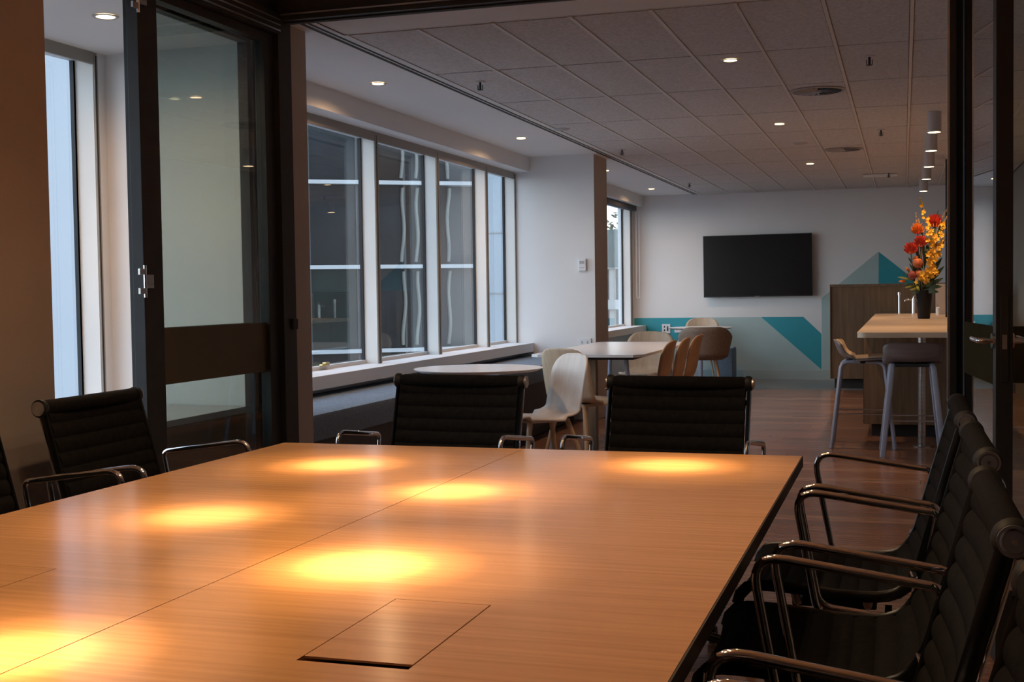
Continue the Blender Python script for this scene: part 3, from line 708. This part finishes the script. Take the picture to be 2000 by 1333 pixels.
def stool(shell_m, label):
    r = empty('bar_stool', label=label, cat='stool', group='bar stools at the counter')
    H = .655
    prof = [(.185, H-.006), (.165, H+.004), (.08, H+.002), (-.03, H-.006), (-.11, H-.002), (-.16, H+.028), (-.185, H+.075), (-.205, H+.13)]
    shell_obj(prof, lambda u: .195, lambda u: .012+.033*sm(u, .4, .8), 'seat_shell', shell_m, r, tip=.14)
    B().box(-.12, .12, -.11, .11, H-.040, H-.018, bevel=.004).build('seat_plate', darkmetal, r)
    for sx_ in (-1, 1):
        for sy in (-1, 1):
            pth = round_corners([(sx_*.02, sy*.12, H-.03), (sx_*.15, sy*.135, H-.032), (sx_*.222, sy*.20, 0)], .05, 6)
            B().tube(pth, .019, 8, flat=.8, up=(sx_*0, sy*1, .01)).build('leg', greyleg, r, 40)
    z = .25; a, b_ = .188, .172
    ft = B()
    for p, q in (((-a, -b_), (a, -b_)), ((a, -b_), (a, b_)), ((a, b_), (-a, b_)), ((-a, b_), (-a, -b_))):
        ft.tube([(p[0], p[1], z), (q[0], q[1], z)], .006, 6)
    ft.build('footrest', steel, r, 40)
    return r
st1 = stool(greyply, 'light plywood padded bar stool in profile at the left of the counter end'); st1.location = (-.285, 9.46, 0); st1.rotation_euler = (0, 0, .02)
H = .655
shell_obj([(.183, H+.008), (.163, H+.018), (.08, H+.016), (-.03, H+.008), (-.10, H+.012), (-.145, H+.040), (-.168, H+.08), (-.185, H+.13)], lambda u: .188, lambda u: .012+.033*sm(u, .4, .8), 'seat_pad', plywood, st1, th=.012, tip=.14)
st2 = stool(greyply, 'grey shelled bar stool seen from behind at the counter end'); st2.location = (.055, 9.06, 0); st2.rotation_euler = (0, 0, PI/2+.03)

# ------------------------------------------------------------------ flowers
VX, VY = .182, 12.25
vs = empty('flower_vase', (VX, VY, CZ), 0, 'tall tapered black vase on the bar counter holding the bouquet', 'vase')
B().lathe([(0, 0), (.052, 0), (.056, .01), (.078, .26), (.080, .27), (.072, .27), (.050, .02), (0, .02)], (0, 0, 0), 32).build('vase_body', vase_m, vs, 40)
red = mat('red_protea', (.62, .035, .012), .5, noise=(20, 20, 20), amt=.25); orange = mat('orange_protea', (.85, .20, .02), .5, noise=(20, 20, 20), amt=.2)
rust = mat('rust_banksia', (.55, .14, .04), .6, noise=(40, 40, 40), amt=.2); yellow = mat('yellow_orchid', (.95, .50, .03), .5, noise=(20, 20, 20), amt=.15)
leafm = mat('dark_leaf', (.05, .09, .035), .5, noise=(10, 10, 3), amt=.2); lime = mat('lime_leaf', (.35, .36, .06), .5, noise=(10, 10, 3), amt=.15); stemm = mat('olive_stem', (.16, .13, .05), .6, noise=(10, 10, 3), amt=.1)
PPX = 12.5/2417
def at(px, py, dy=0.):   # offsets (m) in the bouquet plane: px right, py up from the vase rim centre
    return Vector((px, dy, .26+py))
def stem(par, p, r=.004):
    q = Vector((p.x*.15, p.y*.15, .05)); mid = (p+q)/2+Vector((p.x*.12, 0, -.03))
    B().tube(smooth_path([q, mid, p], 5), r, 6).build('stem', stemm, par, 60)
def petal(b, c, d, L, w):
    d = Vector(d).normalized(); s_ = d.cross(Vector((.1, .95, .2))).normalized()*w; n = d.cross(s_).normalized()*w*.3
    bm = b.bm; c = Vector(c)
    v = [bm.verts.new(c-s_*.4), bm.verts.new(c+s_*.4), bm.verts.new(c+d*L*.55+s_+n), bm.verts.new(c+d*L*.9+s_*.35), bm.verts.new(c+d*L), bm.verts.new(c+d*L*.9-s_*.35), bm.verts.new(c+d*L*.55-s_+n)]
    bm.faces.new(v)
rf = random.Random(5)
def protea(px, py, dy, s_, m1, m2, label, lean=0):
    p = at(px, py, dy); o = empty('protea', (VX, VY, CZ), 0, label, 'flower', 'proteas in the bouquet'); stem(o, p, .005)
    b = B(); d = Vector((lean, 0, 1)).normalized()
    for ring, (nn, sp, L) in enumerate(((9, .16, 1.05), (12, .36, 1.05), (13, .62, .85), (9, 1.0, .6))):
        for k in range(nn):
            a = 2*PI*k/nn+ring*.4; e = Vector((math.cos(a)*sp, math.sin(a)*sp, 1)).normalized()+d*.0
            petal(b, p+Vector((math.cos(a), math.sin(a), 0))*.008*ring, e, s_*L, s_*.10)
    b.build('petals', m1, o)
    B().lathe([(0, -.01), (s_*.28, 0), (s_*.30, s_*.35), (s_*.16, s_*.62), (0, s_*.7)], p, 14).build('flower_core', m2, o, 60)
protea(-.115, .355, -.05, .105, red, orange, 'orange red protea at the left edge of the bouquet')
protea(-.055, .54, 0, .10, orange, red, 'orange topped protea upper left of the bouquet')
protea(-.03, .42, -.06, .10, red, orange, 'bright red protea in the middle of the bouquet')
protea(.10, .60, .03, .12, red, orange, 'red protea at the upper right of the bouquet')
for px, py, r_, lab in ((-.055, .262, .047, 'round rust banksia head above the vase rim, highest of three'), (-.10, .15, .042, 'round dark red banksia head low at the left of the bouquet'), (-.045, .16, .040, 'round orange banksia head low beside the yellow orchids')):
    p = at(px, py, -.07); o = empty('banksia', (VX, VY, CZ), 0, lab, 'flower', 'banksia heads in the bouquet'); stem(o, p, .005)
    t = bmesh.new(); bmesh.ops.create_icosphere(t, subdivisions=3, radius=r_)
    for i, v in enumerate(t.verts): v.co *= 1+.10*(((i*7919) % 13)/13-.5)
    b = B(); b._merge(t, Matrix.Translation(p)); b.build('flower_head', rust if px != -.10 else mat('maroon_banksia', (.30, .05, .03), .6, noise=(40, 40, 40), amt=.2), o, 60)
fl_mesh = None
def floret_mesh():
    b = B()
    for k in range(5):
        a = 2*PI*k/5; petal(b, (0, 0, 0), (math.cos(a), -.35, math.sin(a)), .026, .009)
    t = bmesh.new(); bmesh.ops.create_icosphere(t, subdivisions=1, radius=.006); b._merge(t)
    me = bpy.data.meshes.new('floret'); b.bm.to_mesh(me); me.materials.append(yellow); return me
FM = floret_mesh()
def spray(pts, n, spread, label, s0=1.0, s1=1.0):
    P = smooth_path([at(*p) for p in pts], 8); o = empty('orchid_spray', (VX, VY, CZ), 0, label, 'flower', 'yellow orchid sprays in the bouquet')
    q = [Vector((P[0].x*.3, 0, .06))]+P
    B().tube(q, .0035, 6).build('stem', stemm, o, 60)
    for i in range(n):
        t = (i+.5)/n; k = t*(len(P)-1); a = P[int(k)]; sp = spread*(1-t*.75)
        f = bpy.data.objects.new('floret', FM); C.objects.link(f); f.parent = o
        f.location = a+Vector((rf.uniform(-sp, sp), rf.uniform(-.05, .01), rf.uniform(-.02, .02)))
        sc = (s0+(s1-s0)*t)*rf.uniform(.8, 1.15); f.scale = (sc, sc, sc); f.rotation_euler = (rf.uniform(-.6, .6), rf.uniform(0, 6.28), rf.uniform(-.7, .7))
spray([(.06, .26, -.06), (.05, .45, -.05), (.045, .60, -.03), (-.005, .74, 0), (-.035, .875, 0)], 42, .035, 'tallest yellow orchid spray rising to a thin tip', 1.15, .45)
spray([(.06, .15, -.06), (.09, .28, -.06), (.11, .40, -.05), (.10, .52, -.05)], 40, .055, 'thick yellow orchid spray in the middle right of the bouquet', 1.2, .9)
spray([(-.02, .10, -.09), (.02, .16, -.09), (.07, .20, -.08)], 26, .06, 'low yellow orchid spray above the vase rim', 1.3, 1.2)
spray([(.10, .3, -.03), (.15, .45, -.02), (.165, .58, 0), (.17, .62, 0)], 18, .03, 'short yellow orchid spray at the right edge of the bouquet', 1.1, .8)
def leafy(label, blades, m, w=.012):
    o = empty('leaf_spray', (VX, VY, CZ), 0, label, 'foliage', 'leaf sprays in the bouquet')
    for (x_a, z_a, x_b, z_b, dy) in blades:
        a = at(x_a, z_a, dy*.4); c = at(x_b, z_b, dy); d = c-a; s_ = Vector((-d.z, 0, d.x)).normalized()*w
        b = B(); bm = b.bm; N = 6; L = []; R_ = []
        for k in range(N+1):
            t = k/N; p = a+d*t+Vector((0, -.03*math.sin(PI*t), -.02*t*t)); ww = s_*(math.sin(PI*(.08+.9*t))**.8)
            L.append(bm.verts.new(p-ww)); R_.append(bm.verts.new(p+ww))
        for k in range(N): bm.faces.new((L[k], R_[k], R_[k+1], L[k+1]))
        b.build('leaf', m, o, 60)
leafy('dark narrow leaves fanning up at the right of the bouquet', [(.05, .3, .13, .78, .04), (.07, .3, .17, .72, .05), (.08, .4, .20, .70, .03), (.06, .4, .19, .62, .05), (.05, .2, .19, .50, .04), (.03, .3, .10, .66, .06)], leafm, .011)
leafy('dark leaves spreading low to the right of the vase rim', [(.0, .02, .17, .14, -.04), (.0, .03, .16, .06, -.06), (.02, .05, .18, .25, -.03), (.0, .0, .13, .01, -.07), (.03, .1, .16, .33, -.03), (0, .02, .08, .12, -.08)], leafm, .022)
leafy('dark leaves spreading low to the left of the vase rim', [(.0, .02, -.18, .20, -.03), (.0, .01, -.20, .10, -.03), (0, .05, -.13, .28, 0), (0, .1, -.14, .34, .03), (0, 0, -.11, .00, -.06), (0, .1, -.08, .30, -.02), (0, .2, -.09, .45, .02), (0, .3, -.02, .60, .04), (0, .2, .04, .5, .05)], leafm, .016)
leafy('lime green leaf tips low on the left of the bouquet', [(-.10, .10, -.235, .155, -.06), (-.06, .05, -.17, .055, -.08), (-.03, .03, -.13, .03, -.09), (-.12, .16, -.165, .25, -.05), (-.07, .06, -.04, .02, -.1)], lime, .010)
leafy('orange bract at the lower left tip of the bouquet', [(-.155, .09, -.225, .115, -.07), (-.10, .30, -.05, .34, -.08), (-.13, .18, -.155, .24, -.07)], orange, .013)
o = empty('twig_spray', (VX, VY, CZ), 0, 'thin pale brown twigs with buds standing out of the bouquet', 'foliage')
for a_, b_, c_ in (((0, .2), (-.05, .5), (-.075, .72)), ((.05, .3), (.13, .6), (.205, .76)), ((.05, .3), (.14, .55), (.20, .68)), ((0, .2), (-.02, .5), (-.05, .66))):
    P = smooth_path([at(*a_), at(*b_), at(*c_)], 5); t = B().tube(P, .003, 5)
    for p in P[5:]: t.cyl(p+Vector((.004, -.004, 0)), .006, .016, 6)
    t.build('twig', mat('tan_bud', (.62, .36, .14), .6, noise=(9, 9, 9), amt=.1) if 'tan_bud' not in MATS else MATS['tan_bud'], o)

# ------------------------------------------------------------------ ceiling fittings
def spot(parent, z, power, ang, blend, col, r=.02, loc=(0, 0)):
    d = bpy.data.lights.new('lamp_beam', 'SPOT'); d.energy = power; d.spot_size = math.radians(ang); d.spot_blend = blend; d.color = col; d.shadow_soft_size = r
    o = bpy.data.objects.new('lamp_beam', d); C.objects.link(o); o.parent = parent; o.location = (loc[0], loc[1], z); return o
def downlight(x, y, zc, label, r=.036, group='recessed ceiling downlights', lens=None):
    o = empty('downlight', (x, y, zc), 0, label, 'ceiling light', group)
    B().lathe([(r, .0), (r+.012, -.001), (r+.014, .002), (r, .004), (r, 0)], (0, 0, -.006), 28).build('trim_ring', lampwhite, o, 40)
    B().lathe([(0, 0), (r, 0), (r, .001), (0, .001)], (0, 0, -.004), 28).build('lens', lens or lampglow, o)
    return o
ML = [(-.877, 6.69, 'downlight in the ceiling tiles nearest the meeting room'), (-.877, 9.43, 'downlight in the ceiling tiles above the long table, middle of the tiled row'), (-.877, 12.60, 'downlight in the ceiling tiles farthest along the tiled row')]
for x, y, l in ML:
    o = downlight(x, y, CEIL-.003, l); spot(o, -.02, LOUNGE_LAMP, 100, .8, WARM2)
LL = [(-2.905, 6.67, CEIL, 'downlight in the plaster strip over the near round table'), (-2.905, 9.49, CEIL, 'downlight in the plaster strip near the white column'), (-2.905, 12.42, CEIL, 'downlight in the plaster strip just past the column, half hidden'), (-2.92, 14.93, CEIL, 'downlight in the plaster strip nearest the far wall'), (-2.905, 4.09, LOWC, 'downlight in the low passage ceiling at upper left')]
for x, y, z, l in LL:
    o = downlight(x, y, z, l); spot(o, -.02, LOUNGE_LAMP*.45, 110, .8, WARM2); spot(o, -.021, LOUNGE_LAMP*.33, 166, .7, WARM2)
PT = [(-1.417, 2.946, 1.0), (-.975, 2.603, 1.0), (-.565, 3.105, .95), (-1.36, 2.201, .8), (-.851, 1.858, 1.35), (-1.074, 1.279, 1.0)]
for (x, y, k), l in zip(PT, ['over the left far table corner', 'over the table seam', 'over the right far table corner', 'over the left half of the table', 'over the cable hatch, the brightest', 'over the near table seam']):
    l = 'warm meeting room downlight ' + l
    o = downlight(x, y, CEIL, l, .030, 'meeting room downlights above the frame', hotlens)
    spot(o, -.02, TABLE_SPOT*k, 9.5, 1.0, WARM, .012); spot(o, -.0202, TABLE_SPOT*k*.55, 15, 1.0, WARM, .012); spot(o, -.0205, TABLE_SPOT*k*.2, 27, 1.0, WARM, .012); spot(o, -.021, TABLE_WASH, 120, .8, (1.0, .65, .36), .02)
labs = ['nearest', 'second', 'third', 'fourth', 'farthest']
for k, (x, y) in enumerate(((.207, 9.23), (.212, 10.50), (.222, 11.90), (.222, 13.28), (.219, 14.95))):
    o = empty('surface_light', (x, y, CEIL-.003), 0, 'grey cylinder light below the ceiling over the bar counter, %s of five' % labs[k], 'ceiling light', 'cylinder lights over the bar counter')
    B().lathe([(0, 0), (.048, 0), (.048, -.143), (.040, -.143), (.040, -.138), (0, -.138)], (0, 0, 0), 28).build('housing', lampwhite, o, 40)
    B().lathe([(0, -.142), (.042, -.142), (.042, -.1445), (0, -.1445)], (0, 0, 0), 28).build('lens', lampglow, o)
    spot(o, -.16, PENDANT_LAMP, 100, .8, WARM2)
ventm = mat('grey_diffuser', (.34, .34, .34), .5, noise=(9, 9, 9), amt=.05)
for x, y, l in ((-.507, 7.93, 'round swirl air diffuser in the ceiling, nearest the meeting room'), (-.507, 11.40, 'round swirl air diffuser in the ceiling nearer the far wall')):
    o = empty('air_diffuser', (x, y, CEIL-.003), 0, l, 'air vent', 'swirl diffusers in the tiled ceiling')
    B().lathe([(.163, 0), (.170, -.004), (.150, -.010), (.146, -.004), (.146, 0)], (0, 0, 0), 40).build('rim', ventm, o, 40)
    B().lathe([(0, -.0005), (.148, -.0005), (.148, .0), (0, .0)], (0, 0, 0), 40).build('backing', dark_gap, o)
    for k in range(20):
        a = 2*PI*k/20; M = Matrix.Rotation(a, 4, 'Z') @ Matrix.Translation((.09, .0, -.007)) @ Matrix.Rotation(math.radians(32), 4, 'X')
        B().box(-.055, .055, -.0095, .0095, -.0008, .0008, rot=M).build('vane', ventm, o)
    B().lathe([(0, -.016), (.025, -.014), (.034, -.004), (0, -.002)], (0, 0, 0), 20).build('hub', ventm, o, 40)
spk = [(-2.333, 6.83, 'sprinkler head in the first tile row beside the slot grille'), (-2.325, 10.58, 'sprinkler head beside the slot grille near the column'), (-.170, 6.86, 'sprinkler head in the ceiling at upper right'), (-2.35, 14.28, 'sprinkler head beside the slot grille near the far wall'), (-.165, 10.1, 'sprinkler head above the stools'), (-.15, 14.0, 'small sprinkler head near the cabinet end of the ceiling')]
for x, y, l in spk:
    o = empty('sprinkler', (x, y, CEIL-.003), 0, l, 'sprinkler', 'ceiling sprinklers')
    B().lathe([(0, 0), (.032, 0), (.030, -.004), (.010, -.006), (0, -.006)], (0, 0, 0), 20).build('escutcheon', lampwhite, o, 40)
    B().cyl((0, 0, -.045), .0065, .040, 10).box(-.016, -.012, -.002, .002, -.045, -.02).box(.012, .016, -.002, .002, -.045, -.02).build('sprinkler_frame', darkmetal, o)
    B().cyl((0, 0, -.050), .016, .003, 16).build('deflector', darkmetal, o)
for x, y, l in ((-.83, 10.75, 'flat round smoke detector between the two diffusers'), (.28, 7.72, 'round smoke detector at the right near the door jamb'), (-2.45, 9.05, 'pale round smoke detector beside the slot grille')):
    o = empty('smoke_detector', (x, y, CEIL-.003), 0, l, 'smoke detector', 'smoke detectors')
    B().lathe([(0, -.012), (.045, -.011), (.060, -.004), (.062, 0), (0, 0)], (0, 0, 0), 28).build('detector_body', lampwhite, o, 40)
    B().lathe([(.030, -.0135), (.040, -.0125), (.040, -.010), (.030, -.010)], (0, 0, 0), 28).build('detector_grille', greyplastic, o, 40)
fit = tag(B().box(-.42, -.06, 14.05, 14.16, CEIL-.03, CEIL-.0075, bevel=.004).build('linear_light', plastic), 'pale bar fitting on the ceiling before the far wall', 'ceiling light')
